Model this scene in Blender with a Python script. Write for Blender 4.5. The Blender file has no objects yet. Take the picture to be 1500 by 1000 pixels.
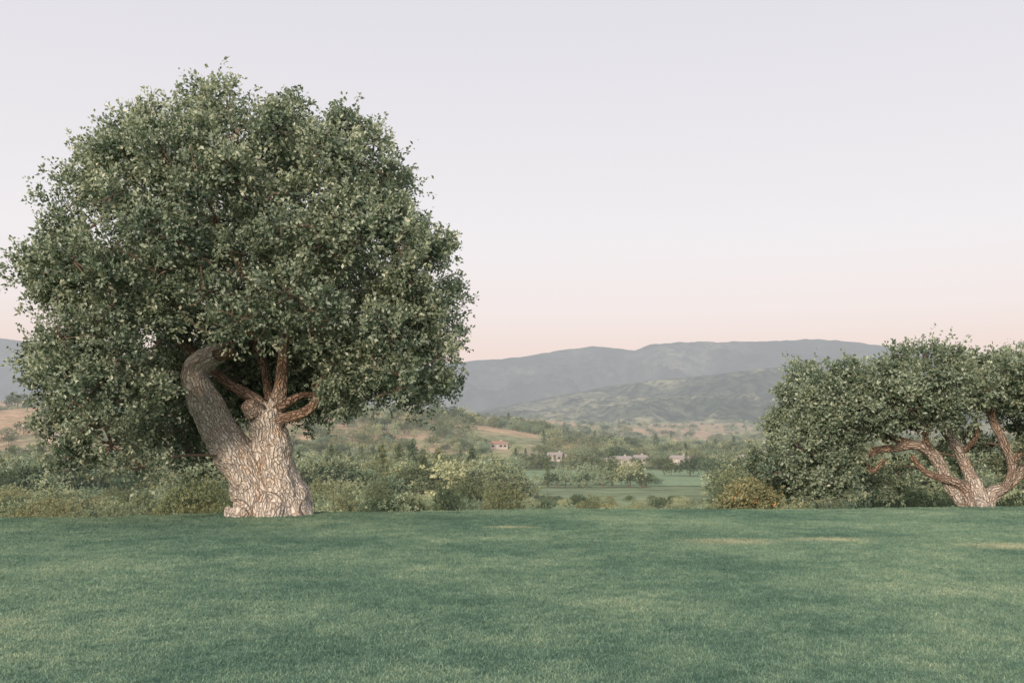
import bpy, math, numpy as np
from mathutils import Vector
rng = np.random.default_rng(11)
scene = bpy.context.scene
F = 1458.0; EYE = 1.6
def WX(px, d): return (px-750)/F*d
def WZ(py, d): return EYE+(640-py)/F*d

# ---------------------------------------------------------------- numpy noise
def _h(ix, iy, iz, seed):
    n = (ix*374761393 + iy*668265263 + iz*2147483647 + seed*1274126177) & 0xffffffff
    n = ((n ^ (n >> 13))*1274126177) & 0xffffffff
    n = n ^ (n >> 16)
    return (n & 0xffff)/65535.0
def vnoise(x, y, z=None, seed=0):
    x = np.asarray(x, float); y = np.asarray(y, float)
    flat = z is None
    z = np.zeros_like(x) if flat else np.asarray(z, float)
    ix = np.floor(x).astype(np.int64); iy = np.floor(y).astype(np.int64); iz = np.floor(z).astype(np.int64)
    fx, fy, fz = x-ix, y-iy, z-iz
    fx = fx*fx*(3-2*fx); fy = fy*fy*(3-2*fy); fz = fz*fz*(3-2*fz)
    r = 0
    for a in (0, 1):
        for b in (0, 1):
            for c in ((0,) if flat else (0, 1)):
                w = (fx if a else 1-fx)*(fy if b else 1-fy)*(fz if c else 1-fz)
                r = r+w*_h(ix+a, iy+b, iz+c, seed)
    return r*2-1
def fbm(x, y, z=None, o=4, seed=0):
    r = 0; a = 1; s = 0
    for i in range(o):
        f = 2.03**i
        r = r+a*vnoise(x*f+i*17.3, y*f+i*9.1, None if z is None else z*f, seed+i); s += a; a *= 0.5
    return r/s
def sstep(a, b, x):
    t = np.clip((x-a)/(b-a), 0, 1); return t*t*(3-2*t)

# ---------------------------------------------------------------- mesh helpers
def mesh_from(name, V, faces_n, L, mats=(), smooth=False, attrs=None, fmat=None):
    me = bpy.data.meshes.new(name)
    V = np.ascontiguousarray(V, dtype=np.float32)
    me.vertices.add(len(V)); me.vertices.foreach_set('co', V.ravel())
    L = np.asarray(L, dtype=np.int32).ravel()
    me.loops.add(len(L)); me.loops.foreach_set('vertex_index', L)
    faces_n = np.asarray(faces_n, dtype=np.int32)
    st = np.concatenate([[0], np.cumsum(faces_n)[:-1]]).astype(np.int32)
    me.polygons.add(len(faces_n)); me.polygons.foreach_set('loop_start', st)
    for m in mats: me.materials.append(m)
    if fmat is not None: me.polygons.foreach_set('material_index', np.asarray(fmat, dtype=np.int32))
    me.update(calc_edges=True)
    me.polygons.foreach_set('use_smooth', np.full(len(faces_n), smooth))
    if attrs:
        for k, (dom, typ, arr) in attrs.items():
            a = me.attributes.new(k, typ, dom)
            arr = np.ascontiguousarray(arr, dtype=np.float32 if typ != 'INT' else np.int32)
            a.data.foreach_set('vector' if typ == 'FLOAT_VECTOR' else 'value', arr.ravel())
    me.update()
    return me
def add_obj(name, me, parent=None, link=True):
    ob = bpy.data.objects.new(name, me)
    if link: scene.collection.objects.link(ob)
    if parent: ob.parent = parent
    return ob
def empty(name, loc=(0, 0, 0)):
    e = bpy.data.objects.new(name, None); e.location = loc; scene.collection.objects.link(e); return e
def grid_mesh(name, X, Y, Z, mats, attrs=None):
    n, m = X.shape
    V = np.stack([X, Y, Z], -1).reshape(-1, 3)
    i = np.arange(n-1)[:, None]*m+np.arange(m-1)[None, :]
    Q = np.stack([i, i+1, i+m+1, i+m], -1).reshape(-1, 4)
    return mesh_from(name, V, np.full(len(Q), 4), Q, mats, True, attrs)
def unit(v): return v/np.maximum(np.linalg.norm(v, axis=-1, keepdims=True), 1e-9)

# ---------------------------------------------------------------- materials
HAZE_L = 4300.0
def new_mat(name):
    m = bpy.data.materials.new(name); m.use_nodes = True
    m.cycles.emission_sampling = 'NONE'
    m.node_tree.nodes.clear(); return m, m.node_tree
def N(nt, t, **k):
    n = nt.nodes.new(t)
    for a, b in k.items(): setattr(n, a, b)
    return n
def ramp(nt, fac, stops):
    r = nt.nodes.new('ShaderNodeValToRGB')
    e = r.color_ramp.elements
    while len(e) < len(stops): e.new(0.5)
    for el, (p, c) in zip(e, stops): el.position = p; el.color = (*c, 1)
    nt.links.new(fac, r.inputs[0]); return r.outputs[0]
def mixc(nt, f, a, b, mode='MIX'):
    n = nt.nodes.new('ShaderNodeMix'); n.data_type = 'RGBA'; n.blend_type = mode
    for s, v in ((n.inputs[0], f), (n.inputs[6], a), (n.inputs[7], b)):
        if hasattr(v, 'is_linked'): nt.links.new(v, s)
        else: s.default_value = v if not isinstance(v, tuple) else (*v, 1)
    return n.outputs[2]
def math_n(nt, op, a, b=None, clamp=False):
    n = nt.nodes.new('ShaderNodeMath'); n.operation = op; n.use_clamp = clamp
    for s, v in ((n.inputs[0], a), (n.inputs[1], b)):
        if v is None: continue
        if hasattr(v, 'is_linked'): nt.links.new(v, s)
        else: s.default_value = v
    return n.outputs[0]
def noise(nt, vec, scale, detail=3, rough=0.55):
    n = nt.nodes.new('ShaderNodeTexNoise'); n.inputs['Scale'].default_value = scale
    n.inputs['Detail'].default_value = detail; n.inputs['Roughness'].default_value = rough
    if vec is not None: nt.links.new(vec, n.inputs['Vector'])
    return n.outputs[0]
def vscale(nt, vec, s):
    n = nt.nodes.new('ShaderNodeVectorMath'); n.operation = 'MULTIPLY'
    nt.links.new(vec, n.inputs[0]); n.inputs[1].default_value = s; return n.outputs[0]
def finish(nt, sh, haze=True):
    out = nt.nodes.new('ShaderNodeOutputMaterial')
    if haze:   # aerial perspective painted into the material: haze-coloured emission grows with distance from world origin
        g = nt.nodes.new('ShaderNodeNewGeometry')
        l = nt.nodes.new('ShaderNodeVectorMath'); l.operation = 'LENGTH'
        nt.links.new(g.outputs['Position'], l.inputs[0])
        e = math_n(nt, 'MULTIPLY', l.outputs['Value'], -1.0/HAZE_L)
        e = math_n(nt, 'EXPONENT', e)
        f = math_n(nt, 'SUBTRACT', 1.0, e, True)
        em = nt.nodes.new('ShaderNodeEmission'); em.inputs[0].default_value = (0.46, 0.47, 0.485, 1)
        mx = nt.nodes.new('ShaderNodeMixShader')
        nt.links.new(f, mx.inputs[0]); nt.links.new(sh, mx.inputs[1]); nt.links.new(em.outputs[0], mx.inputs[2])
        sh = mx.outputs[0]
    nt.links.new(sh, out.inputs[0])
def leaf_mat(name, stops, trans=0.0, rough=0.5, inst=True, haze=True, tint=None, spec=0.0):
    m, nt = new_mat(name)
    a = N(nt, 'ShaderNodeAttribute', attribute_name='lv')
    col = ramp(nt, a.outputs['Fac'], stops)
    if inst:
        oi = nt.nodes.new('ShaderNodeObjectInfo')
        v = ramp(nt, oi.outputs['Random'], tint or [(0, (0.58, 0.66, 0.64)), (0.25, (0.8, 0.86, 0.8)), (0.5, (1.08, 1.0, 0.88)), (0.65, (0.85, 0.95, 0.98)), (0.85, (1.24, 1.16, 1.0)), (1, (1.42, 1.25, 1.08))])
        col = mixc(nt, 1.0, col, v, 'MULTIPLY')
    p = N(nt, 'ShaderNodeBsdfDiffuse'); nt.links.new(col, p.inputs['Color'])
    sh = p.outputs[0]
    if trans:
        t = N(nt, 'ShaderNodeBsdfTranslucent')
        nt.links.new(mixc(nt, 1.0, col, (1.1, 1.15, 0.7), 'MULTIPLY'), t.inputs[0])
        mx = nt.nodes.new('ShaderNodeMixShader'); mx.inputs[0].default_value = trans
        nt.links.new(sh, mx.inputs[1]); nt.links.new(t.outputs[0], mx.inputs[2]); sh = mx.outputs[0]
    if spec:
        g = N(nt, 'ShaderNodeBsdfGlossy'); g.inputs['Roughness'].default_value = rough; g.inputs['Color'].default_value = (1, 1, 1, 1)
        mx = nt.nodes.new('ShaderNodeMixShader'); mx.inputs[0].default_value = spec
        nt.links.new(sh, mx.inputs[1]); nt.links.new(g.outputs[0], mx.inputs[2]); sh = mx.outputs[0]
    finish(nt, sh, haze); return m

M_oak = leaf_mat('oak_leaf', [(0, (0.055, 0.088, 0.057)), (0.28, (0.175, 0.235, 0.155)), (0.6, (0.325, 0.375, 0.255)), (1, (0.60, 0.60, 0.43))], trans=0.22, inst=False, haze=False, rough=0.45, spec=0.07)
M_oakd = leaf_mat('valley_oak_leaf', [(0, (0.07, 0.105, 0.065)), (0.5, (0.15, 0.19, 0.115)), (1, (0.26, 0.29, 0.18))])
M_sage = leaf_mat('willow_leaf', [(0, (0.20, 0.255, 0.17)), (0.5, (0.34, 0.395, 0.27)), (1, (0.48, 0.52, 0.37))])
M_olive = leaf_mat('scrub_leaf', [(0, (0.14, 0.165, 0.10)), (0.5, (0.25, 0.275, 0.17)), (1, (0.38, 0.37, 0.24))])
M_orange = leaf_mat('orange_blossom', [(0, (0.50, 0.20, 0.06)), (1, (0.68, 0.36, 0.12))], inst=False, haze=False)

def bark_mat(name, haze=False):
    m, nt = new_mat(name)
    a = N(nt, 'ShaderNodeAttribute', attribute_name='bk')
    r = N(nt, 'ShaderNodeAttribute', attribute_name='br')
    st = vscale(nt, a.outputs['Vector'], (1, 1, 0.28))
    wob = nt.nodes.new('ShaderNodeTexNoise'); wob.inputs['Scale'].default_value = 6; nt.links.new(a.outputs['Vector'], wob.inputs['Vector'])
    wv = nt.nodes.new('ShaderNodeVectorMath'); wv.operation = 'MULTIPLY_ADD'
    nt.links.new(wob.outputs['Color'], wv.inputs[0]); wv.inputs[1].default_value = (0.13, 0.13, 0.13); nt.links.new(st, wv.inputs[2])
    vo = N(nt, 'ShaderNodeTexVoronoi', feature='DISTANCE_TO_EDGE'); vo.inputs['Scale'].default_value = 17
    nt.links.new(wv.outputs[0], vo.inputs['Vector'])
    ridge = math_n(nt, 'MULTIPLY', vo.outputs['Distance'], 4.0, True)
    n2 = noise(nt, a.outputs['Vector'], 26, 5, 0.65); n3 = noise(nt, a.outputs['Vector'], 2.4, 4, 0.65)
    h = math_n(nt, 'ADD', ridge, math_n(nt, 'MULTIPLY', n2, 0.8))
    pale = ramp(nt, h, [(0.25, (0.24, 0.17, 0.125)), (0.55, (0.74, 0.635, 0.54)), (1.0, (0.94, 0.87, 0.79))])
    brown = ramp(nt, h, [(0.1, (0.09, 0.055, 0.04)), (0.6, (0.25, 0.165, 0.12)), (1.0, (0.46, 0.33, 0.25))])
    f = math_n(nt, 'ADD', math_n(nt, 'MULTIPLY', math_n(nt, 'SUBTRACT', n3, 0.5), 0.9), r.outputs['Fac'], True)
    col = mixc(nt, f, brown, pale)
    col = mixc(nt, ramp(nt, n3, [(0.52, (0, 0, 0)), (0.70, (1, 1, 1))]), col, mixc(nt, 1.0, col, (0.82, 0.68, 0.56), 'MULTIPLY'))
    p = N(nt, 'ShaderNodeBsdfDiffuse'); nt.links.new(col, p.inputs['Color'])
    b = N(nt, 'ShaderNodeBump'); b.inputs['Strength'].default_value = 1.0; b.inputs['Distance'].default_value = 0.05
    nt.links.new(h, b.inputs['Height']); nt.links.new(b.outputs[0], p.inputs['Normal'])
    finish(nt, p.outputs[0], haze); return m
M_bark = bark_mat('oak_bark')
def flat_mat(name, c, rough=0.8, haze=True, var=0.25, scale=1.0):
    m, nt = new_mat(name)
    g = nt.nodes.new('ShaderNodeNewGeometry')
    n = noise(nt, g.outputs['Position'], scale, 4)
    col = ramp(nt, n, [(0.25, tuple(x*(1-var) for x in c)), (0.75, tuple(min(1, x*(1+var)) for x in c))])
    p = N(nt, 'ShaderNodeBsdfPrincipled'); nt.links.new(col, p.inputs['Base Color']); p.inputs['Roughness'].default_value = rough
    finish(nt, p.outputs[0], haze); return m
M_twig = flat_mat('twig_bark', (0.20, 0.14, 0.105), 0.9, True, 0.3, 6)

# lawn colours: shared by the soil sheet and the blades (world-space patches)
DRY = [(3.35, 15.3, 1.0, 0.55), (5.0, 15.6, 0.9, 0.4), (7.3, 14.7, 0.9, 0.6), (-7.4, 13.0, 0.5, 0.5), (0.0, 17.5, 0.6, 0.25)]
def lawn_mat(name, blades):
    m, nt = new_mat(name)
    g = nt.nodes.new('ShaderNodeNewGeometry'); pos = g.outputs['Position']
    flat = vscale(nt, pos, (1, 1, 0))
    a = noise(nt, flat, 0.30, 4, 0.6); b = noise(nt, flat, 2.0, 4, 0.65); c = noise(nt, flat, 8.0, 2, 0.6)
    s = math_n(nt, 'ADD', math_n(nt, 'MULTIPLY', a, 0.52), math_n(nt, 'ADD', math_n(nt, 'MULTIPLY', b, 0.3), math_n(nt, 'MULTIPLY', c, 0.18)))
    col = ramp(nt, s, [(0.38, (0.098, 0.18, 0.138)), (0.46, (0.145, 0.24, 0.178)), (0.54, (0.215, 0.32, 0.226)), (0.64, (0.34, 0.42, 0.29))])
    mask = None
    for (x, y, rx, ry) in DRY:
        v = nt.nodes.new('ShaderNodeVectorMath'); v.operation = 'SUBTRACT'; nt.links.new(flat, v.inputs[0]); v.inputs[1].default_value = (x, y, 0)
        v2 = vscale(nt, v.outputs[0], (1/rx, 1/ry, 0))
        l = nt.nodes.new('ShaderNodeVectorMath'); l.operation = 'LENGTH'; nt.links.new(v2, l.inputs[0])
        d = math_n(nt, 'SUBTRACT', 1.0, l.outputs['Value'], True)
        mask = d if mask is None else math_n(nt, 'MAXIMUM', mask, d)
    mk = math_n(nt, 'MULTIPLY', mask, math_n(nt, 'MULTIPLY', b, 2.2), True)
    col = mixc(nt, math_n(nt, 'MULTIPLY', mk, 0.65), col, (0.55, 0.53, 0.36))
    if blades:
        at = N(nt, 'ShaderNodeAttribute', attribute_name='lv')
        v = ramp(nt, at.outputs['Fac'], [(0, (0.65, 0.7, 0.7)), (0.5, (1, 1, 1)), (0.85, (1.25, 1.2, 1.15)), (1, (1.6, 1.4, 1.3))])
        col = mixc(nt, 1.0, col, v, 'MULTIPLY')
    else:
        col = mixc(nt, 1.0, col, (0.65, 0.62, 0.58), 'MULTIPLY')
    p = N(nt, 'ShaderNodeBsdfDiffuse'); nt.links.new(col, p.inputs['Color'])
    finish(nt, p.outputs[0], False); return m
M_lawn = lawn_mat('lawn_soil', False); M_blade = lawn_mat('grass_blade', True)

def ground_mat(name, scale, stops, bump=0.0, bscale=0.1, fine=14, fc=((0.3, (0.6, 0.62, 0.6)), (0.7, (1.3, 1.28, 1.25))), floor=None):
    m, nt = new_mat(name)
    g = nt.nodes.new('ShaderNodeNewGeometry'); pos = g.outputs['Position']
    a = noise(nt, pos, scale, 6, 0.6)
    col = ramp(nt, a, stops)
    if floor:   # damp green valley floor below the dry slopes
        sp = nt.nodes.new('ShaderNodeSeparateXYZ'); nt.links.new(pos, sp.inputs[0])
        f = math_n(nt, 'MULTIPLY', math_n(nt, 'ADD', sp.outputs[2], 9.5), 0.2, True)
        col = mixc(nt, f, ramp(nt, a, floor), col)
    b = noise(nt, pos, scale*fine, 4, 0.7)
    col = mixc(nt, 1.0, col, ramp(nt, b, list(fc)), 'MULTIPLY')
    p = N(nt, 'ShaderNodeBsdfDiffuse'); nt.links.new(col, p.inputs['Color'])
    if bump:
        bn = N(nt, 'ShaderNodeBump'); bn.inputs['Strength'].default_value = 1; bn.inputs['Distance'].default_value = bump
        nt.links.new(noise(nt, pos, bscale, 5, 0.7), bn.inputs['Height']); nt.links.new(bn.outputs[0], p.inputs['Normal'])
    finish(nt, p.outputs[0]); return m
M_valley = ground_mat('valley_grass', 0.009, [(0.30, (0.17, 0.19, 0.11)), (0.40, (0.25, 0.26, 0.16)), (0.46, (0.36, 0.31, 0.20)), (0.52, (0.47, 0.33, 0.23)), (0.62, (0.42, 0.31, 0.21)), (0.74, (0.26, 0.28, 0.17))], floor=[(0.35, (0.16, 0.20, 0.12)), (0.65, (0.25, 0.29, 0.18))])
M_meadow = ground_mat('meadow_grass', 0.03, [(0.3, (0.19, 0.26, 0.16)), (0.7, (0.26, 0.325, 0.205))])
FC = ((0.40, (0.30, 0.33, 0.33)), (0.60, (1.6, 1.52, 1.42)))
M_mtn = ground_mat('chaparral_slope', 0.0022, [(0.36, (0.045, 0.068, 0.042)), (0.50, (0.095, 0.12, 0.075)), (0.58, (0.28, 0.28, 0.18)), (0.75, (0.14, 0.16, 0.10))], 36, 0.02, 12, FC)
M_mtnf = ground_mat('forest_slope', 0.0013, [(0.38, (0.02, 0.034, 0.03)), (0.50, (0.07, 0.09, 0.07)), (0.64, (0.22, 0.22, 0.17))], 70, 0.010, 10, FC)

# ---------------------------------------------------------------- terrain
def edge(X): return np.interp(X, [-40, -10, 0, 11, 40], [18.0, 19.2, 20.8, 21.8, 23.0])
def lawn_h(X, Y):
    z = 0.025*vnoise(X*0.16+3, Y*0.16, seed=3)
    z = z+0.035*np.exp(-((X+4.8)**2+(Y-20.3)**2)/5.0)
    t = np.maximum(Y-edge(X), 0)
    return z-0.13*np.maximum(t-0.6, 0)-0.07*np.maximum(t-1.5, 0)
xs = np.linspace(-60, 60, 241); ys = np.concatenate([np.linspace(-40, 4, 30), np.linspace(4.3, 28, 120)])
X, Y = np.meshgrid(xs, ys)
add_obj('lawn', grid_mesh('lawn', X, Y, lawn_h(X, Y), [M_lawn]))

hx = [-3000, -700, -360, -250, -200, -130, -62, -24, 24, 53, 90, 3000]
hz = [60, 52, 38, 32, 29, 25, 20, 13, 5, -5, -11, -12]
def ground_h(X, Y):
    t = Y-edge(X)
    base = np.interp(t, [-2, 0, 8, 20, 40, 100, 230, 400], [-0.35, -0.62, -1.8, -4.0, -6.2, -9.2, -12, -12])
    Xs = X/np.maximum(Y, 50)*700
    hill = np.interp(Xs, hx, hz)+12
    hill = hill*(sstep(430, 760, Y))*(0.75+0.25*vnoise(X*0.012, Y*0.012, seed=5))
    foot = sstep(900, 2500, Y)*(38+26*fbm(X*0.0016, Y*0.0022, seed=8, o=3))+sstep(700, 1500, Y)*14*fbm(X*0.005, Y*0.005, seed=9, o=3)
    und = fbm(X*0.03, Y*0.03, seed=2, o=3)*sstep(10, 60, t)*1.0*(1-sstep(200, 260, Y)*(1-sstep(480, 560, Y)))
    far = sstep(2500, 9000, Y)*30
    return base+np.maximum(hill, 0)+foot*(1-0.3*sstep(0, 200, hill))+und+far
rr = np.concatenate([np.linspace(17, 60, 50), np.geomspace(62, 9000, 330)])
ss = np.linspace(-1.15, 1.15, 420)
S, R = np.meshgrid(ss, rr)
X = S*(R+45); Y = R
add_obj('valley_ground', grid_mesh('valley_ground', X, Y, ground_h(X, Y), [M_valley]))
xs = np.linspace(-16, 72, 60); ys = np.linspace(280, 404, 50)
X, Y = np.meshgrid(xs, ys)
Xw = X+(Y-340)*0.10; Yw = Y+4*np.sin(X*0.08)
add_obj('meadow', grid_mesh('meadow', Xw, Yw, ground_h(Xw, Yw)+0.12, [M_meadow]))

def ridge(name, prof, d0, front, back, mat, seed, gul, nx=900, ny=200, base=20, amp=0.5):
    px = np.array([p[0] for p in prof]); py = np.array([p[1] for p in prof])
    xr = WX(px, d0); zr = WZ(py, d0)
    xs = np.linspace(xr[0], xr[-1], nx); t = np.linspace(0, 1, ny)
    X, T = np.meshgrid(xs, t); Y = d0-front+T*(front+back)
    tr = front/(front+back)
    Zr = np.interp(X, xr, zr)
    up = np.clip(T/tr, 0, 1); dn = np.clip((T-tr)/(1-tr), 0, 1)
    f = (up**1.15)*(1-dn**1.5*0.8)
    k = 1.0/gul
    warp = fbm(X*k*0.5, Y*k*0.5, seed=seed+9, o=2)*0.9
    g = 1-np.abs(fbm(X*k+warp+up*0.5, Y*k*0.45+warp, seed=seed, o=5))*2.2
    env = np.sin(np.pi*np.clip(up, 0, 1))**0.8*(dn == 0)
    Z = base+(Zr-base)*f+(g-0.75)*(Zr-base)*amp*env
    Z = Z+fbm(X*k*9, Y*k*9, seed=seed+3, o=3)*(Zr-base)*0.014
    Z[0] -= 80
    add_obj(name, grid_mesh(name, X, Y, Z, [mat]))
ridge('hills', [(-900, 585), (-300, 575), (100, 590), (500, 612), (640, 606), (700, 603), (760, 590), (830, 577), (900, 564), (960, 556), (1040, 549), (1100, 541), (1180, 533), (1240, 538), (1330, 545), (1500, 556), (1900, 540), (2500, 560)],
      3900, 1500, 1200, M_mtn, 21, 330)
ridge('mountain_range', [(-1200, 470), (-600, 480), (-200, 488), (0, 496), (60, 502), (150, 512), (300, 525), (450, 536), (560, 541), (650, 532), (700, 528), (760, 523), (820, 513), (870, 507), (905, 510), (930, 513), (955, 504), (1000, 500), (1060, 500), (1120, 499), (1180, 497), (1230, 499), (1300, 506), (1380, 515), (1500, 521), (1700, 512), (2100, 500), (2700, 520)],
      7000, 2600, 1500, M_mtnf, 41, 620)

# ---------------------------------------------------------------- foliage
def leaves_arrays(C, A, Nn, Ln, Wd):
    S = unit(np.cross(A, Nn)); Nn = unit(np.cross(S, A))
    Ln = Ln[:, None]; Wd = Wd[:, None]
    p0 = C; p1 = C+A*Ln*0.5+S*Wd*0.5+Nn*Wd*0.15; p2 = C+A*Ln; p3 = C+A*Ln*0.5-S*Wd*0.5+Nn*Wd*0.15
    return np.stack([p0, p1, p2, p3], 1).reshape(-1, 3)
def rdir(n, r=rng):
    return unit(r.normal(size=(n, 3)))
def foliage(lobes, nspr, nleaf, Lf, spr_len, up=0.35, bottom=0.35, inner=0, innerL=None, lvn=0.14, ragged=0.06):
    c = np.repeat(lobes[:, :3], nspr, 0); r = np.repeat(lobes[:, 3], nspr)
    lb = np.repeat(rng.uniform(-0.16, 0.16, len(lobes)), nspr)
    d = rdir(len(c))
    keep = (d[:, 2] > -0.25) | (rng.random(len(c)) < bottom)
    c, r, d, lb = c[keep], r[keep], d[keep], lb[keep]
    rad = rng.uniform(0.5, 1.0, len(c))
    pos = c+d*(r*rad)[:, None]*np.array([1, 1, 0.85])
    sd = unit(d+np.array([0, 0, up])+rdir(len(c))*0.6)
    sl = rng.uniform(0.6, 1.3, len(c))*spr_len
    big = rng.random(len(c)) < ragged; sl[big] *= 1.8
    P = np.repeat(pos, nleaf, 0); D = np.repeat(sd, nleaf, 0); SL = np.repeat(sl, nleaf)
    RD = np.repeat(rad, nleaf); LB = np.repeat(lb+rng.uniform(-0.1, 0.1, len(lb)), nleaf)
    n = len(P); t = rng.random(n)**0.8
    C = P+D*(SL*t)[:, None]+rng.normal(size=(n, 3))*spr_len*0.16*(1.1-t*0.5)[:, None]
    A = unit(D*0.7+rdir(n)*0.9)
    Nn = unit(rdir(n)+np.array([0, 0, 0.7])+np.repeat(d, nleaf, 0)*0.4)
    Ln = rng.uniform(0.65, 1.25, n)*Lf; Wd = Ln*rng.uniform(0.5, 0.75, n)
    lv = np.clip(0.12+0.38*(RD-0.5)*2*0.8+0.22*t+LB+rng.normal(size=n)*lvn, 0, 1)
    V = leaves_arrays(C, A, Nn, Ln, Wd)
    if inner:
        li = rng.integers(0, len(lobes), inner)
        C = lobes[li, :3]+rdir(inner)*(lobes[li, 3]*rng.random(inner)**0.5*0.75)[:, None]
        A = rdir(inner); Nn = rdir(inner); Ln = rng.uniform(0.8, 1.3, inner)*(innerL or Lf*1.6)
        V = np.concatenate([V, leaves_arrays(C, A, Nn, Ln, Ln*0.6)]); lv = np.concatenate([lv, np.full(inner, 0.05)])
    return V, lv
def leaf_mesh(name, V, lv, mat):
    n = len(V)//4
    return mesh_from(name, V, np.full(n, 4), np.arange(4*n), [mat], False, {'lv': ('FACE', 'FLOAT', lv)})

def catmull(P, n):
    P = np.asarray(P, float); Q = np.vstack([2*P[0]-P[1], P, 2*P[-1]-P[-2]])
    out = []
    for i in range(len(P)-1):
        a, b, c, d = Q[i:i+4]
        for t in np.linspace(0, 1, n, endpoint=False):
            out.append(0.5*((2*b)+(-a+c)*t+(2*a-5*b+4*c-d)*t*t+(-a+3*b-3*c+d)*t**3))
    out.append(P[-1]); return np.array(out)
def frames(P):
    T = unit(np.gradient(P, axis=0)); U = np.zeros_like(P)
    u = np.cross(T[0], [0, 1, 0.13]); u /= np.linalg.norm(u)
    for i in range(len(P)):
        u = u-T[i]*np.dot(u, T[i]); u /= np.linalg.norm(u); U[i] = u
    return T, U, np.cross(T, U)
def tube(P, rad, sides):
    T, U, B = frames(P)
    th = np.linspace(0, 2*np.pi, sides, endpoint=False)
    V = (P[:, None]+rad[:, None, None]*(np.cos(th)[None, :, None]*U[:, None]+np.sin(th)[None, :, None]*B[:, None])).reshape(-1, 3)
    n = len(P); i = np.arange(n-1)[:, None]*sides; j = np.arange(sides)[None, :]; j2 = (j+1) % sides
    Q = np.stack([i+j, i+j2, i+sides+j2, i+sides+j], -1).reshape(-1, 4)
    fn = [4]*len(Q); L = list(Q.ravel())
    L += list(range(sides))[::-1]; fn.append(sides)
    L += list(range((n-1)*sides, n*sides)); fn.append(sides)
    return V, fn, L
def build_wood(name, stems, voxel, parent, pale_r, burls=()):
    Vs, Fn, Ls, off = [], [], [], 0
    cen, rads, Us, Bs, arc = [], [], [], [], []
    for P, r in stems:
        V, fn, L = tube(P, r, 14)
        Vs.append(V); Fn += fn; Ls += [l+off for l in L]; off += len(V)
        T, U, B = frames(P); s = np.concatenate([[0], np.cumsum(np.linalg.norm(np.diff(P, axis=0), axis=1))])
        cen.append(P); rads.append(r); Us.append(U); Bs.append(B); arc.append(s+len(arc)*7.3)
    me = mesh_from(name+'_raw', np.vstack(Vs), Fn, Ls)
    tmp = add_obj(name+'_raw', me)
    md = tmp.modifiers.new('r', 'REMESH'); md.mode = 'VOXEL'; md.voxel_size = voxel
    sm = tmp.modifiers.new('s', 'SMOOTH'); sm.iterations = 5; sm.factor = 0.5
    dg = bpy.context.evaluated_depsgraph_get(); me2 = bpy.data.meshes.new_from_object(tmp.evaluated_get(dg))
    bpy.data.objects.remove(tmp); bpy.data.meshes.remove(me)
    n = len(me2.vertices); co = np.zeros(n*3, np.float32); me2.vertices.foreach_get('co', co); co = co.reshape(-1, 3).astype(float)
    no = np.zeros(n*3, np.float32); me2.vertices.foreach_get('normal', no); no = no.reshape(-1, 3)
    cen = np.vstack(cen); rads = np.concatenate(rads); Us = np.vstack(Us); Bs = np.vstack(Bs); arc = np.concatenate(arc)
    idx = np.zeros(n, int)
    for a in range(0, n, 20000):
        D = np.linalg.norm(co[a:a+20000, None]-cen[None], axis=2)/np.maximum(rads, 0.03)[None]**0.8
        idx[a:a+20000] = D.argmin(1)
    rel = co-cen[idx]
    T = np.cross(Us[idx], Bs[idx])
    bk = np.stack([(rel*Us[idx]).sum(1), (rel*Bs[idx]).sum(1), arc[idx]+(rel*T).sum(1)], 1)
    R = rads[idx]
    d = 0.10*R*fbm(co[:, 0]*3, co[:, 1]*3, co[:, 2]*2, o=4, seed=5)*3.2
    d += 0.034*np.clip(R/0.3, 0, 1)*(1-2.2*np.abs(fbm(bk[:, 0]*9, bk[:, 1]*9, bk[:, 2]*2.0, o=3, seed=6)))
    for (b, br, bh) in burls:
        q = np.linalg.norm(co-np.array(b), axis=1)/br
        d += bh*np.exp(-q*q)
    co = co+no*d[:, None]
    me2.vertices.foreach_set('co', co.astype(np.float32).ravel())
    a = me2.attributes.new('bk', 'FLOAT_VECTOR', 'POINT'); a.data.foreach_set('vector', bk.astype(np.float32).ravel())
    a = me2.attributes.new('br', 'FLOAT', 'POINT'); a.data.foreach_set('value', sstep(pale_r[0], pale_r[1], R).astype(np.float32))
    me2.materials.clear(); me2.materials.append(M_bark)
    me2.polygons.foreach_set('use_smooth', np.ones(len(me2.polygons), bool)); me2.update()
    me2.name = name
    return add_obj(name, me2, parent)

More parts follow.
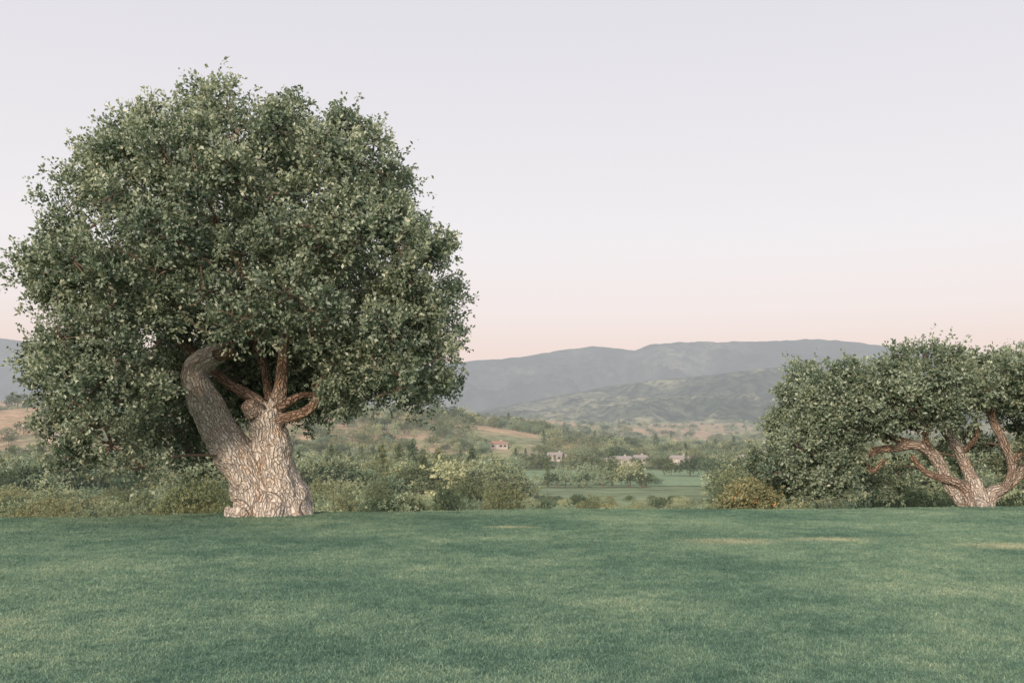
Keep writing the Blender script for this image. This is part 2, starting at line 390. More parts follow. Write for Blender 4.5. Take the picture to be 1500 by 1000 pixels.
def poly_dist(P, Q):
    d = np.full(len(Q), 1e9); ins = np.zeros(len(Q), bool)
    for i in range(len(P)):
        a = P[i]; b = P[(i+1) % len(P)]; ab = b-a
        t = np.clip(((Q-a)@ab)/(ab@ab), 0, 1)
        d = np.minimum(d, np.linalg.norm(Q-(a+t[:, None]*ab), axis=1))
        c = ((a[1] > Q[:, 1]) != (b[1] > Q[:, 1])) & (Q[:, 0] < (b[0]-a[0])*(Q[:, 1]-a[1])/(b[1]-a[1]+1e-12)+a[0])
        ins ^= c
    return np.where(ins, d, -d)
def crown_lobes(poly, Y0, depth, Rm, rmin, rmax, nmax, sep, reject=None, y0off=0.0, shr=1.0):
    P = np.array([(WX(a, Y0*shr), WZ(b, Y0*shr)) for a, b in poly])
    lo, hi = P.min(0), P.max(0); out = np.zeros((0, 4))
    n = 30000
    Q = rng.uniform(lo, hi, (n, 2)); r = rng.uniform(rmin, rmax, n); r[:n//3] = rmin+(rmax-rmin)*0.2*rng.random(n//3)
    di = poly_dist(P, Q); ok = di > r*0.95
    Q, r, di = Q[ok], r[ok], di[ok]
    o = rng.permutation(len(Q)); Q, r, di = Q[o], r[o], di[o]
    D = depth*np.sqrt(np.clip(1-(1-np.clip(di/Rm, 0, 1))**2, 0, 1))
    y = np.where(rng.random(len(Q)) < 0.8, rng.uniform(0.72, 1.0, len(Q)), rng.uniform(0, 0.7, len(Q)))*D*rng.choice([-1, 1], len(Q))
    cand = np.column_stack([Q[:, 0], Y0+y+y0off, Q[:, 1], r])
    for c in cand:
        if reject is not None and reject(c): continue
        if len(out):
            dd = np.linalg.norm(out[:, :3]-c[:3], axis=1)
            if (dd < sep*(out[:, 3]+c[3])).any(): continue
        out = np.vstack([out, c])
        if len(out) >= nmax: break
    return out
def stem(pts, Y0, k=1.0, n=6):
    sc = Y0/F*k
    P = np.array([(WX(a, Y0), Y0+dy, WZ(b, Y0)) for a, b, dy, r in pts]); r = np.array([p[3]*sc for p in pts])
    PP = catmull(np.column_stack([P, r]), n)
    return PP[:, :3], np.maximum(PP[:, 3], 0.012)
def twigs(name, stems, lobes, parent, r0=0.045):
    cen = np.vstack([s[0][len(s[0])//3:] for s in stems]); Vs, Fn, Ls, off = [], [], [], 0
    nodes = cen.copy()
    order = np.argsort([np.linalg.norm(nodes-l[:3], axis=1).min() for l in lobes])
    for k in order:
        l = lobes[k]
        d = np.linalg.norm(nodes-l[:3], axis=1)+0.6*np.maximum(nodes[:, 2]-l[2], 0); j = d.argmin(); a = nodes[j]; b = l[:3]
        m = (a+b)/2+rng.normal(size=3)*0.12*np.linalg.norm(b-a)+np.array([0, 0, 0.08*np.linalg.norm(b-a)])
        P = catmull([a, m, b], 4); rad = np.linspace(r0, r0*0.45, len(P))
        V, fn, L = tube(P, rad, 5); Vs.append(V); Fn += fn; Ls += [x+off for x in L]; off += len(V)
        nodes = np.vstack([nodes, P[2:]])
        for q in range(5):
            e = b+unit(rng.normal(size=3)+np.array([0, 0, .3]))*l[3]*0.95
            P2 = catmull([b, (b+e)/2+rng.normal(size=3)*0.06, e], 2); V, fn, L = tube(P2, np.linspace(r0*0.42, r0*0.15, len(P2)), 4)
            Vs.append(V); Fn += fn; Ls += [x+off for x in L]; off += len(V)
    me = mesh_from(name, np.vstack(Vs), Fn, Ls, [M_twig], True)
    return add_obj(name, me, parent)

# ---- big leaning double-trunk oak
Y0 = 20.3
oak = empty('oak_tree')
K = 0.66
wood = [
 stem([(374, 790, 0, 42), (377, 752, 0, 34), (369, 715, 0, 31), (353, 680, 0, 30), (333, 645, 0, 28), (313, 608, -0.05, 25), (299, 578, -0.1, 22), (290, 556, -0.12, 19), (294, 537, -0.12, 19), (312, 525, -0.14, 17), (334, 512, -0.17, 11)], Y0, 0.92),
 stem([(426, 790, 0.1, 46), (420, 752, 0.1, 38), (411, 715, 0.1, 34), (402, 680, 0.08, 32), (396, 645, 0.05, 29), (393, 615, 0.05, 26), (392, 600, 0.05, 22)], Y0, 0.92),
 stem([(398, 620, 0, 20), (420, 612, -0.1, 13), (445, 606, -0.2, 11), (465, 592, -0.3, 9), (472, 568, -0.35, 8), (488, 535, -0.3, 7), (505, 505, -0.2, 7), (540, 455, -0.2, 6), (580, 400, -0.2, 4), (600, 350, -0.2, 2)], Y0, K),
 stem([(395, 620, 0.1, 22), (408, 575, 0.1, 15), (414, 530, 0.0, 12), (424, 480, -0.2, 11), (428, 430, -0.2, 10), (440, 360, -0.1, 9), (430, 280, 0, 6), (440, 200, 0, 3)], Y0, K),
 stem([(388, 620, 0.2, 22), (372, 588, 0.3, 15), (345, 572, 0.5, 13), (310, 552, 0.7, 12), (255, 505, 0.9, 11), (190, 440, 1.0, 8), (130, 390, 1.0, 5), (90, 350, 1.0, 2)], Y0, K),
 stem([(393, 615, 0.3, 16), (380, 560, 0.7, 11), (355, 490, 1.0, 11), (320, 400, 1.0, 10), (280, 300, 0.8, 7), (260, 210, 0.6, 3)], Y0, K),
 stem([(405, 600, 0, 12), (440, 578, 0.3, 8), (485, 578, 0.6, 7), (540, 545, 0.8, 6), (590, 520, 1.0, 4), (620, 480, 1.0, 2)], Y0, K),
 stem([(330, 514, -0.15, 12), (346, 500, -0.2, 8), (340, 478, -0.3, 6), (322, 448, -0.5, 5), (316, 425, -0.6, 4), (300, 380, -0.7, 3), (260, 320, -0.8, 2)], Y0, K),
 stem([(430, 440, -0.2, 8), (470, 390, -0.6, 7), (510, 300, -0.8, 5), (530, 230, -0.8, 2)], Y0, K),
 stem([(424, 480, -0.2, 8), (380, 420, -0.9, 7), (340, 330, -1.4, 5), (330, 240, -1.5, 2)], Y0, K),
 stem([(310, 440, -0.5, 6), (336, 440, -0.5, 5), (400, 430, -0.8, 3.5)], Y0, K),
 stem([(358, 752, -0.25, 22), (345, 778, -0.45, 14)], Y0),
 stem([(400, 742, -0.28, 22), (398, 778, -0.5, 16)], Y0),
 stem([(442, 748, 0.0, 16), (462, 780, -0.1, 12)], Y0),
 stem([(376, 605, -0.15, 12), (368, 592, -0.30, 10)], Y0),
 stem([(318, 520, -0.2, 9), (342, 522, -0.32, 7), (347, 512, -0.36, 4)], Y0),
]
P3 = lambda px, py, dy: (WX(px, Y0), Y0+dy, WZ(py, Y0))
build_wood('trunk', wood, 0.024, oak, (0.10, 0.22), [(P3(345, 672, -0.4), 0.10, 0.05), (P3(412, 700, -0.45), 0.13, 0.07), (P3(395, 640, -0.35), 0.10, 0.06), (P3(282, 552, -0.3), 0.10, 0.06), (P3(318, 620, -0.35), 0.08, 0.04), (P3(428, 730, -0.45), 0.12, 0.06), (P3(372, 725, -0.45), 0.10, 0.05), (P3(406, 610, -0.3), 0.08, 0.05)])
crown = [(290, 106), (235, 124), (180, 146), (145, 182), (95, 215), (75, 260), (30, 295), (28, 345), (8, 400), (5, 455), (25, 500), (24, 550), (42, 590), (55, 650), (85, 720), (135, 732), (175, 712), (215, 726), (262, 722), (300, 694), (315, 630), (350, 600), (420, 600), (470, 604), (520, 616), (590, 628), (632, 612), (660, 575), (682, 545), (668, 500), (676, 460), (674, 410), (664, 350), (630, 320), (608, 270), (584, 225), (545, 165), (500, 158), (440, 131), (380, 116), (330, 110)]
def rej(c):
    px = c[0]/c[1]*F+750; py = 640-(c[2]-EYE)/c[1]*F
    rp = c[3]/c[1]*F
    if px > 258-rp*0.7 and px < 485+rp*0.4 and py+rp > 530 and c[1] < Y0+1.0: return True
    if px > 235-rp*.3 and px < 325 and py+rp > 505 and c[1] < Y0+0.35: return True
    if 290 < px < 480 and py+rp > 430 and c[1] < Y0 and rng.random() < 0.25: return True
    return False
lob = crown_lobes(crown, Y0, 3.7, 3.4, 0.24, 0.66, 360, 0.58, rej, shr=0.925)
lbk = crown_lobes([(300, 470), (290, 610), (330, 640), (490, 640), (530, 600), (540, 470)], Y0, 1.0, 0.9, 0.3, 0.5, 30, 0.5, y0off=2.0, shr=1.08)
lob = np.vstack([lob, lbk])
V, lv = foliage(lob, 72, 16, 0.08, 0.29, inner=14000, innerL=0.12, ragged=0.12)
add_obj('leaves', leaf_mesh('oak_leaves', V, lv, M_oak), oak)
twigs('branches', wood[:11], lob, oak, 0.034)
print('oak lobes', len(lob), 'leaves', len(lv))

# ---- second oak, low and sprawling
Y1 = 24.2
oak2 = empty('oak_tree.001')
K = 0.68
w2 = [
 stem([(1436, 775, 0, 26), (1432, 742, 0, 21), (1412, 735, 0, 15), (1386, 706, -0.1, 13), (1366, 672, -0.2, 12), (1338, 652, -0.3, 10), (1305, 656, -0.3, 8), (1275, 660, -0.3, 7), (1262, 672, -0.3, 6), (1270, 690, -0.3, 5), (1290, 672, -0.3, 4)], Y1, K),
 stem([(1440, 770, 0.1, 22), (1440, 735, 0.1, 18), (1428, 700, 0.2, 13), (1412, 665, 0.2, 12), (1395, 635, 0.2, 11), (1370, 612, 0.1, 9), (1340, 600, 0, 7), (1290, 590, 0, 5), (1230, 570, 0, 4)], Y1, K),
 stem([(1445, 765, 0.1, 18), (1452, 725, 0.1, 14), (1476, 712, 0.1, 10), (1482, 680, 0, 10), (1466, 640, 0, 9), (1452, 605, 0, 8), (1462, 575, -0.1, 7), (1480, 545, -0.1, 5), (1495, 525, 0, 3)], Y1, K),
 stem([(1395, 638, 0.2, 9), (1380, 600, 0.4, 7), (1350, 560, 0.5, 6), (1335, 530, 0.5, 3)], Y1, K),
 stem([(1452, 605, 0, 7), (1430, 590, -0.1, 6), (1400, 560, -0.2, 5), (1410, 535, -0.2, 3)], Y1, K),
 stem([(1338, 652, -0.3, 8), (1300, 640, -0.1, 7), (1250, 620, 0.1, 5), (1190, 620, 0.2, 4), (1150, 650, 0.2, 3)], Y1, K),
 stem([(1450, 735, 0.2, 12), (1500, 700, 0.4, 11), (1540, 650, 0.5, 9), (1560, 590, 0.4, 6), (1600, 550, 0.3, 3)], Y1, K),
 stem([(1482, 680, 0, 8), (1500, 640, -0.3, 7), (1496, 600, -0.4, 5), (1520, 560, -0.4, 3)], Y1, K),
 stem([(1420, 745, -0.1, 12), (1405, 712, -0.2, 9), (1372, 700, -0.3, 8), (1348, 690, -0.3, 6), (1330, 668, -0.2, 5)], Y1, K),
 stem([(1366, 672, -0.2, 7), (1345, 640, -0.4, 6), (1352, 612, -0.5, 5), (1330, 580, -0.5, 4), (1300, 560, -0.4, 2)], Y1, K),
 stem([(1412, 665, 0.2, 7), (1430, 640, 0.0, 5), (1424, 610, -0.2, 4), (1440, 575, -0.3, 3)], Y1, K),
 stem([(1290, 648, -0.5, 5), (1255, 632, -0.9, 4.5), (1225, 600, -1.2, 3.5), (1200, 560, -1.2, 2)], Y1, K),
]
build_wood('trunk', w2, 0.022, oak2, (0.05, 0.20))
cl = [(1205, 512), (1178, 540), (1165, 575), (1147, 605), (1130, 635), (1105, 690), (1118, 715), (1150, 730), (1172, 752), (1225, 752), (1245, 715), (1254, 672), (1285, 650), (1335, 635), (1370, 600), (1350, 552), (1300, 528), (1262, 545), (1235, 528)]
cr = [(1290, 540), (1330, 508), (1365, 502), (1395, 520), (1440, 508), (1490, 510), (1540, 512), (1620, 525), (1660, 590), (1670, 650), (1620, 700), (1560, 690), (1530, 660), (1510, 625), (1480, 600), (1440, 600), (1410, 625), (1370, 650), (1320, 640)]
la = crown_lobes(cl, Y1, 1.8, 1.3, 0.20, 0.42, 100, 0.56, shr=0.98)
lc = crown_lobes(cr, Y1, 1.7, 0.9, 0.17, 0.36, 110, 0.56, shr=0.98)
# small tufts carried out along the bare limbs
tufts = np.array([(WX(px, Y1), Y1+dy, WZ(py, Y1), r) for px, py, dy, r in [(1425, 640, 0.5, 0.2), (1390, 668, 0.8, 0.22), (1460, 655, 0.7, 0.2), (1330, 690, 0.6, 0.22), (1300, 712, 1.2, 0.3), (1265, 700, 0.5, 0.26), (1350, 720, 1.6, 0.3), (1495, 690, 0.9, 0.25), (1440, 690, 1.2, 0.22), (1500, 655, -0.3, 0.2)]])
lob2 = np.vstack([la, lc, tufts])
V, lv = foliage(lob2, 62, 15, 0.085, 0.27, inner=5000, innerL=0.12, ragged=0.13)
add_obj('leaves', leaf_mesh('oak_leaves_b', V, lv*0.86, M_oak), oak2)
twigs('branches', w2, lob2, oak2, 0.03)
print('oak2', len(la), len(lc))

# ---- orange-flowered shrub at the lawn edge
def shrub_obj(name, x, y, z, w, h, mat, n=16, flowers=False, Lf=0.07):
    lb = []
    for k in range(n):
        a = rng.uniform(0, 2*np.pi); q = math.sqrt(rng.random())*w*0.36; zz = z+rng.uniform(0.15, 0.8)*h*(1-0.5*(q/(w*0.5))**2)
        lb.append((x+math.cos(a)*q, y+math.sin(a)*q*0.8, zz, rng.uniform(0.12, 0.2)*w))
    lb = np.array(lb)
    p = empty(name)
    V, lv = foliage(lb, 60, 14, Lf, 0.24, up=0.9)
    add_obj('leaves', leaf_mesh(name+'_leaves', V, lv, mat), p)
    if flowers:
        lb2 = lb.copy(); lb2[:, 3] *= 1.1
        V, lv = foliage(lb2, 12, 6, 0.055, 0.10, up=0.6, bottom=0.1)
        add_obj('blossoms', leaf_mesh(name+'_blossoms', V, rng.random(len(lv)), M_orange), p)
    Vs, Fn, Ls, off = [], [], [], 0
    for l in lb:
        P = catmull([(x+(l[0]-x)*0.2, y+(l[1]-y)*0.2, z-0.3), (x+(l[0]-x)*0.7, y+(l[1]-y)*0.7, (z+l[2])/2), tuple(l[:3])], 3)
        V, fn, L = tube(P, np.linspace(0.025, 0.01, len(P)), 5); Vs.append(V); Fn += fn; Ls += [q+off for q in L]; off += len(V)
    add_obj('stems', mesh_from(name+'_stems', np.vstack(Vs), Fn, Ls, [M_twig], True), p)
shrub_obj('flowering_shrub', WX(1098, 23.6), 23.6, -0.9, 1.5, 1.6, M_olive, 20, True)

# ---------------------------------------------------------------- instanced vegetation
protos = {}
def proto_collection(key, meshes):
    c = bpy.data.collections.new(key)
    for i, me in enumerate(meshes):
        o = bpy.data.objects.new('%s_%02d' % (key, i), me); c.objects.link(o)
    protos[key] = c; return c
def tree_proto(name, H, W, kind, mat, nl, nspr, nleaf, Lf, spr):
    lb = []
    if kind == 'round':
        for k in range(nl):
            d = unit(rng.normal(size=3)); d[2] = abs(d[2])*1.15-0.55
            q = rng.uniform(0.45, 0.8)
            lb.append((d[0]*W*0.5*q, d[1]*W*0.5*q, H*0.48+d[2]*H*0.5*q, rng.uniform(0.15, 0.24)*W))
    elif kind == 'bush':
        for k in range(nl):
            a = rng.uniform(0, 6.283); q = math.sqrt(rng.random())*0.42
            lb.append((math.cos(a)*W*q, math.sin(a)*W*q, H*rng.uniform(0.12, 0.80)*(1-0.9*q*q*2.6), rng.uniform(0.12, 0.20)*W))
    else:
        for k in range(nl):
            t = (k+0.5)/nl; a = k*2.4; rr_ = W*0.5*(1-t)**0.8*(0.55 if kind == 'cone' else 0.4)
            lb.append((math.cos(a)*rr_, math.sin(a)*rr_, H*(0.08+0.86*t), W*(0.30*(1-t)+0.08)))
    lb = np.array(lb)
    V, lv = foliage(lb, nspr, nleaf, Lf, spr, up=0.3 if kind != 'cone' else 0.9, bottom=0.5, lvn=0.06)
    n = len(V)//4
    th = 0.3 if kind == 'bush' else 0.6
    P = catmull([(0, 0, -1.5), (0.03*W*rng.normal(), 0.03*W*rng.normal(), H*0.2), (0, 0, H*th)], 3)
    Vt, fn, L = tube(P, np.linspace(0.03*H, 0.01*H, len(P)), 6)
    VV = np.vstack([V, Vt]); FN = np.concatenate([np.full(n, 4), fn]); LL = np.concatenate([np.arange(4*n), np.array(L)+4*n])
    fm = np.concatenate([np.zeros(n), np.ones(len(fn))]); lvv = np.concatenate([lv, np.zeros(len(fn))])
    return mesh_from(name, VV, FN, LL, [mat, M_twig], False, {'lv': ('FACE', 'FLOAT', lvv)}, fm)
NEAR = [tree_proto('n0', 5, 5, 'round', M_oakd, 18, 58, 14, 0.11, 0.28), tree_proto('n1', 5, 5.5, 'bush', M_sage, 20, 58, 14, 0.11, 0.30),
        tree_proto('n2', 5, 6, 'bush', M_olive, 20, 58, 14, 0.11, 0.28), tree_proto('n3', 5, 5, 'bush', M_sage, 18, 60, 14, 0.11, 0.32), tree_proto('n4', 5, 4.5, 'round', M_olive, 16, 58, 14, 0.11, 0.28)]
FAR = [tree_proto('f0', 8, 9, 'round', M_oakd, 18, 26, 9, 0.32, 0.6), tree_proto('f1', 8, 8, 'bush', M_sage, 18, 24, 9, 0.32, 0.6),
       tree_proto('f2', 8, 9, 'round', M_olive, 18, 24, 9, 0.32, 0.6), tree_proto('f3', 8, 3.6, 'cone', M_oakd, 14, 20, 9, 0.28, 0.45), tree_proto('f4', 8, 9, 'round', M_sage, 16, 26, 9, 0.32, 0.6)]
proto_collection('near_shrub', NEAR); proto_collection('valley_tree', FAR)

def scatter_group(key):
    ng = bpy.data.node_groups.new('scatter_'+key, 'GeometryNodeTree')
    ng.interface.new_socket('Geometry', in_out='INPUT', socket_type='NodeSocketGeometry')
    ng.interface.new_socket('Geometry', in_out='OUTPUT', socket_type='NodeSocketGeometry')
    gi = ng.nodes.new('NodeGroupInput'); go = ng.nodes.new('NodeGroupOutput')
    ip = ng.nodes.new('GeometryNodeInstanceOnPoints'); ci = ng.nodes.new('GeometryNodeCollectionInfo')
    ci.inputs['Collection'].default_value = protos[key]; ci.inputs['Separate Children'].default_value = True; ci.inputs['Reset Children'].default_value = True
    def na(nm, t):
        a = ng.nodes.new('GeometryNodeInputNamedAttribute'); a.data_type = t; a.inputs['Name'].default_value = nm; return a.outputs['Attribute']
    ng.links.new(gi.outputs[0], ip.inputs['Points']); ng.links.new(ci.outputs[0], ip.inputs['Instance'])
    ip.inputs['Pick Instance'].default_value = True
    ng.links.new(na('idx', 'INT'), ip.inputs['Instance Index'])
    ng.links.new(na('rot', 'FLOAT_VECTOR'), ip.inputs['Rotation'])
    ng.links.new(na('scl', 'FLOAT_VECTOR'), ip.inputs['Scale'])
    ng.links.new(ip.outputs[0], go.inputs[0]); return ng
def scatter(name, key, P, idx, rz, scl):
    me = bpy.data.meshes.new(name); me.vertices.add(len(P)); me.vertices.foreach_set('co', np.asarray(P, np.float32).ravel())
    a = me.attributes.new('idx', 'INT', 'POINT'); a.data.foreach_set('value', np.asarray(idx, np.int32))
    a = me.attributes.new('rot', 'FLOAT_VECTOR', 'POINT'); a.data.foreach_set('vector', np.column_stack([np.zeros(len(P)), np.zeros(len(P)), rz]).astype(np.float32).ravel())
    a = me.attributes.new('scl', 'FLOAT_VECTOR', 'POINT'); a.data.foreach_set('vector', np.asarray(scl, np.float32).ravel())
    ob = add_obj(name, me); md = ob.modifiers.new('scatter', 'NODES'); md.node_group = scatter_group(key); return ob

# planting height on the slope below the lawn (keeps the meadow in view)
capx = [-400, 0, 100, 150, 220, 350, 480, 560, 620, 700, 1050, 1100, 1200, 1500, 1900]
capy = [685, 682, 702, 704, 694, 694, 684, 688, 704, 714, 718, 706, 696, 692, 690]
Pn, In, Sn = [], [], []
def put_near(x, y, h, w, k, g=None):
    if g is None: g = float(ground_h(np.array([x]), np.array([y]))[0])
    Pn.append((x, y, g-0.15)); In.append(k); Sn.append((w/5, w/5, h/5))
nn = 1700
dd = 31*(150/31)**rng.random(nn); s_ = rng.uniform(-0.72, 0.72, nn); xx = s_*dd; gg = ground_h(xx, dd)
for i in range(nn):
    d, s, x, g = dd[i], s_[i], xx[i], gg[i]
    if rng.random() > (0.06+0.75*(d/150)): continue
    px = s*F+750
    top = WZ(np.interp(px, capx, capy)+42*rng.random()**1.2, d)
    h = min(rng.uniform(3.0, 7.5), top-g)
    if h < 1.5: continue
    mid = 600 < px < 1080
    k = rng.choice([0, 1, 2, 3, 4], p=[0.09, 0.40, 0.12, 0.33, 0.06] if mid else [0.12, 0.34, 0.15, 0.30, 0.09])
    put_near(x, d, h, h*rng.uniform(1.0, 1.4), k, g)
for (px, d, topy, wpx, k) in [(285, 38, 668, 120, 0), (330, 45, 684, 70, 0), (515, 36, 696, 80, 4), (555, 40, 710, 60, 0), (30, 34, 686, 130, 2), (90, 30, 706, 110, 2), (160, 38, 710, 100, 1), (700, 45, 720, 70, 3), (210, 42, 706, 90, 3), (460, 40, 698, 70, 1),
                             (860, 55, 712, 60, 4), (1490, 28, 714, 70, 0), (1330, 34, 698, 110, 0), (1285, 32, 706, 70, 0), (1230, 40, 704, 90, 4), (1400, 42, 698, 90, 0), (655, 80, 692, 60, 0), (985, 50, 722, 70, 1), (1060, 60, 712, 60, 3), (440, 60, 668, 80, 2), (610, 50, 718, 60, 2), (760, 36, 734, 60, 1), (930, 38, 732, 70, 3), (735, 90, 692, 80, 0), (830, 44, 726, 70, 3), (1020, 40, 728, 80, 3), (650, 38, 732, 90, 3), (560, 70, 680, 70, 4), (690, 100, 686, 80, 0), (880, 40, 736, 60, 0), (795, 60, 722, 60, 2)]:
    x = WX(px, d); g = float(ground_h(np.array([x]), np.array([float(d)]))[0])
    put_near(x, d, WZ(topy, d)-g+0.3, wpx/F*d*1.15, k)
scatter('shrubs', 'near_shrub', Pn, In, rng.uniform(0, 6.28, len(Pn)), Sn)
HOUSES = [(52, 478, 13, 0.15, 0), (84, 500, 11, -0.2, 0), (66, 515, 9, 0.3, 0), (22, 500, 10, 0.1, 0), (-120, 300, 11, 0.1, 1), (-250, 545, 13, 0.2, 0), (118, 520, 9, -0.1, 0), (-8, 560, 10, 0.2, 1), (150, 600, 12, -0.1, 0)]
Pf, If, Sf = [], [], []
def put_far(x, y, h, w, k, g=None):
    if g is None: g = float(ground_h(np.array([float(x)]), np.array([float(y)]))[0])
    Pf.append((x, y, g-0.3)); If.append(k); ww = w/(3.6 if k == 3 else 9); Sf.append((ww, ww, h/8))
def in_meadow(x, y): return -8+(y-340)*.1 < x < 76+(y-340)*.1 and 272 < y < 412
nn = 17000
dd = 150*(2600/150)**(rng.random(nn)**0.85); s_ = rng.uniform(-0.75, 0.75, nn); xx = s_*dd; gg = ground_h(xx, dd)
dn = vnoise(xx*0.012, dd*0.006, seed=30)
for i in range(nn):
    d, s, x, g = dd[i], s_[i], xx[i], gg[i]
    if in_meadow(x, d): continue
    if d > 430 and rng.random() > (0.66 if s > -0.38 else 0.50)+0.95*dn[i]: continue
    if any(abs(s-hx_/hy_) < (hw*0.5+1.5)/hy_ and hy_-150 < d < hy_+9 for hx_, hy_, hw, _, _ in HOUSES): continue
    px = s*F+750
    h = rng.uniform(5, 10)*(1.0 if d < 600 else 1.2)
    if 420 < d and rng.random() < 0.15: h *= 1.35
    if d < 268 and 740 < px < 1080:
        h = min(h, WZ(719+rng.uniform(0, 14), d)-g)
        if h < 1.5: continue
    if 420 < d < 500: h = min(h, 6.5)
    k = rng.choice([0, 1, 2, 3, 4], p=[0.34, 0.22, 0.23, 0.05, 0.16])
    if k == 3: put_far(x, d, h*1.3, h*0.5, 3, g)
    else: put_far(x, d, h, h*rng.uniform(1.0, 1.55), k, g)
for (px, d, h, w, k) in [(718, 292, 9.5, 15, 0), (740, 300, 8, 10, 0), (655, 280, 7.5, 8, 0), (897, 318, 8.5, 11, 0), (1010, 345, 8.5, 12, 0), (1035, 340, 9, 11, 0), (1058, 350, 8, 9, 0), (985, 348, 6.5, 8, 0), (660, 262, 5, 7, 0), (880, 285, 2.5, 6, 1), (735, 284, 5, 6, 2), (960, 288, 2.5, 6, 4), (800, 282, 2, 5, 1), (930, 465, 5.5, 6, 0), (975, 470, 6, 7, 0)]:
    put_far(WX(px, d), d, h, w, k)
for x in np.arange(-10, 96, 2.2): put_far(x, 424+rng.uniform(-1, 1), rng.uniform(1.5, 2.2), 3.6, 0)
for px in [781, 800, 812, 826, 836, 1008, 1030, 770, 846, 1060, 868, 1045]: put_far(WX(px, 455), 455+rng.uniform(-8, 8), rng.uniform(5, 9), 2.8, 3)
scatter('distant_trees', 'valley_tree', Pf, If, rng.uniform(0, 6.28, len(Pf)), Sf)
print('near', len(Pn), 'far', len(Pf))

# ---------------------------------------------------------------- houses
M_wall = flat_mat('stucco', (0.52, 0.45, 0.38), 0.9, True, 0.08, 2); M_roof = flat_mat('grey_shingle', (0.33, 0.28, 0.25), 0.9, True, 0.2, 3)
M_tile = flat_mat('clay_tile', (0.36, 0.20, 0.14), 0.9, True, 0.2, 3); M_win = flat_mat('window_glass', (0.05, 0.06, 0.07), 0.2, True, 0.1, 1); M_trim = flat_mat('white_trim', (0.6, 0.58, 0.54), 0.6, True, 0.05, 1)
def box(name, c, s, mat, par):
    c = np.array(c); s = np.array(s)/2
    V = np.array([c+s*np.array(q) for q in [(-1, -1, -1), (1, -1, -1), (1, 1, -1), (-1, 1, -1), (-1, -1, 1), (1, -1, 1), (1, 1, 1), (-1, 1, 1)]])
    L = [3, 2, 1, 0, 4, 5, 6, 7, 0, 1, 5, 4, 1, 2, 6, 5, 2, 3, 7, 6, 3, 0, 4, 7]
    return add_obj(name, mesh_from(name, V, [4]*6, L, [mat]), par)
for (x, y, w, rot, tile) in HOUSES:
    z = float(ground_h(np.array([float(x)]), np.array([float(y)]))[0])
    e = empty('ranch_house', (x, y, z)); e.rotation_euler = (0, 0, rot)
    dp = 7.0; hw = 2.8
    box('walls', (0, 0, hw/2-0.5), (w, dp, hw+1.0), M_wall, e)
    o = 0.6; rz = hw+0.02; rh = 1.6
    V = [(-w/2-o, -dp/2-o, rz), (w/2+o, -dp/2-o, rz), (w/2+o, dp/2+o, rz), (-w/2-o, dp/2+o, rz), (-w/2+1.5, 0, rz+rh), (w/2-1.5, 0, rz+rh)]
    add_obj('roof', mesh_from('roof', V, [4, 4, 3, 3, 4], [0, 1, 5, 4, 2, 3, 4, 5, 1, 2, 5, 3, 0, 4, 3, 2, 1, 0], [M_tile if tile else M_roof]), e)
    box('chimney', (w*0.2, 1.2, rz+1.3), (0.8, 0.8, 2.0), M_wall, e)
    for k, q in enumerate(np.linspace(-w/2+1.6, w/2-1.6, 4)):
        if k == 1: box('door', (q, -dp/2-0.03, 1.05), (1.1, 0.08, 2.1), M_trim, e)
        else:
            box('window_%d' % k, (q, -dp/2-0.03, 1.6), (1.5, 0.08, 1.1), M_win, e)
            box('sill_%d' % k, (q, -dp/2-0.08, 0.98), (1.7, 0.16, 0.1), M_trim, e)

# ---------------------------------------------------------------- grass blades
def grass_patch(n):
    P = np.column_stack([rng.uniform(-0.5, 0.5, (n, 2)), np.full(n, -0.004)])
    a = rng.uniform(0, 2*np.pi, n); w = rng.uniform(0.0020, 0.0038, n); h = rng.uniform(0.018, 0.044, n)
    h *= 0.85+0.3*vnoise(P[:, 0]*9, P[:, 1]*9, seed=int(rng.integers(99)))
    side = np.column_stack([np.cos(a), np.sin(a), np.zeros(n)]); lean = rng.normal(size=(n, 3))*0.45; lean[:, 2] = 1; lean = unit(lean)
    bend = rng.normal(size=(n, 3))*0.4; bend[:, 2] = 0
    p0 = P-side*w[:, None]; p1 = P+side*w[:, None]
    m = P+lean*h[:, None]*0.55; p2 = m+side*w[:, None]*0.8; p3 = m-side*w[:, None]*0.8
    tip = P+lean*h[:, None]+bend*h[:, None]
    V = np.stack([p0, p1, p2, p3, tip], 1).reshape(-1, 3); b = np.arange(n)[:, None]*5
    L = np.concatenate([b+np.array([[0, 1, 2, 3]]), b+np.array([[3, 2, 4]])], 1)
    fn = np.tile([4, 3], n)
    lv = np.repeat(rng.random(n), 2)
    return mesh_from('patch', V, fn, L.ravel(), [M_blade], False, {'lv': ('FACE', 'FLOAT', lv)})
proto_collection('grass_patch', [grass_patch(4800) for _ in range(3)])
gx, gy = np.meshgrid(np.arange(-15.5, 16, 1.0), np.arange(4.5, 23.5, 1.0))
gx = gx.ravel(); gy = gy.ravel(); k = (np.abs(gx) < gy*0.56+3) & (gy < edge(gx)+1.0); gx, gy = gx[k], gy[k]
scatter('grass', 'grass_patch', np.column_stack([gx, gy, lawn_h(gx, gy)]), rng.integers(0, 3, len(gx)), rng.integers(0, 4, len(gx))*math.pi/2, np.ones((len(gx), 3)))

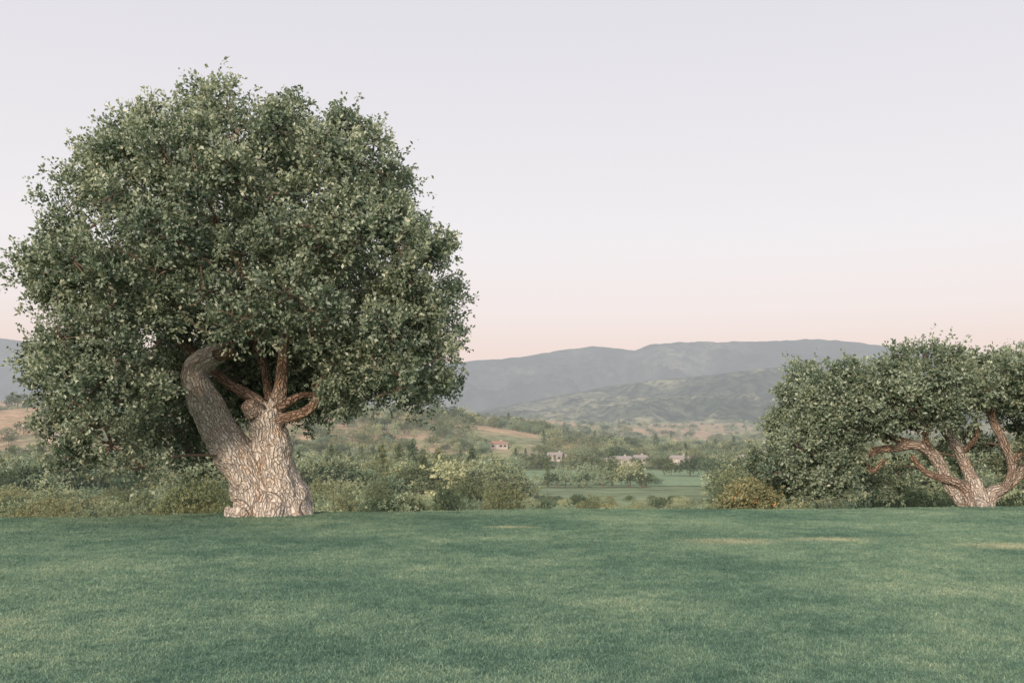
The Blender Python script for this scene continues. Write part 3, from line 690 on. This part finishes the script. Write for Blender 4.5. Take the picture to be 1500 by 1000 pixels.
# ---------------------------------------------------------------- light and sky
az = math.atan2(-0.36, -0.93); el = math.radians(15)
sd = Vector((math.sin(az)*math.cos(el), math.cos(az)*math.cos(el), math.sin(el)))
sun = bpy.data.lights.new('sun', 'SUN'); sun.energy = 2.9; sun.angle = math.radians(9); sun.color = (1.0, 0.82, 0.65)
so = bpy.data.objects.new('sun', sun); scene.collection.objects.link(so); so.rotation_euler = (-sd).to_track_quat('-Z', 'Y').to_euler()
w = bpy.data.worlds.new('World'); scene.world = w; w.use_nodes = True; nt = w.node_tree; nt.nodes.clear()
sky = nt.nodes.new('ShaderNodeTexSky'); sky.sky_type = 'NISHITA'; sky.sun_disc = False; sky.sun_elevation = el; sky.sun_rotation = az
b1 = nt.nodes.new('ShaderNodeBackground'); b1.inputs[1].default_value = 0.008; nt.links.new(sky.outputs[0], b1.inputs[0])
tc = nt.nodes.new('ShaderNodeTexCoord'); sp = nt.nodes.new('ShaderNodeSeparateXYZ'); nt.links.new(tc.outputs['Generated'], sp.inputs[0])
grad = ramp(nt, sp.outputs[2], [(0.0, (0.84, 0.66, 0.61)), (0.085, (0.87, 0.71, 0.66)), (0.125, (0.90, 0.80, 0.775)), (0.19, (0.89, 0.845, 0.855)), (0.40, (0.77, 0.755, 0.80)), (0.62, (1.1, 1.1, 1.16))])  # top stop, out of frame, brightened beyond a dusk sky to light the scene
b2 = nt.nodes.new('ShaderNodeBackground'); b2.inputs[1].default_value = 0.97; nt.links.new(grad, b2.inputs[0])
ad = nt.nodes.new('ShaderNodeAddShader'); nt.links.new(b1.outputs[0], ad.inputs[0]); nt.links.new(b2.outputs[0], ad.inputs[1])
wo = nt.nodes.new('ShaderNodeOutputWorld'); nt.links.new(ad.outputs[0], wo.inputs[0])

cam = bpy.data.cameras.new('camera'); cam.lens = 35; cam.sensor_width = 36; cam.shift_y = 140/1500; cam.clip_end = 40000; cam.clip_start = 0.1
co = bpy.data.objects.new('camera', cam); scene.collection.objects.link(co); co.location = (0, 0, EYE); co.rotation_euler = (math.pi/2, 0, 0)
scene.camera = co
scene.view_settings.view_transform = 'Standard'; scene.view_settings.look = 'None'; scene.view_settings.exposure = 0
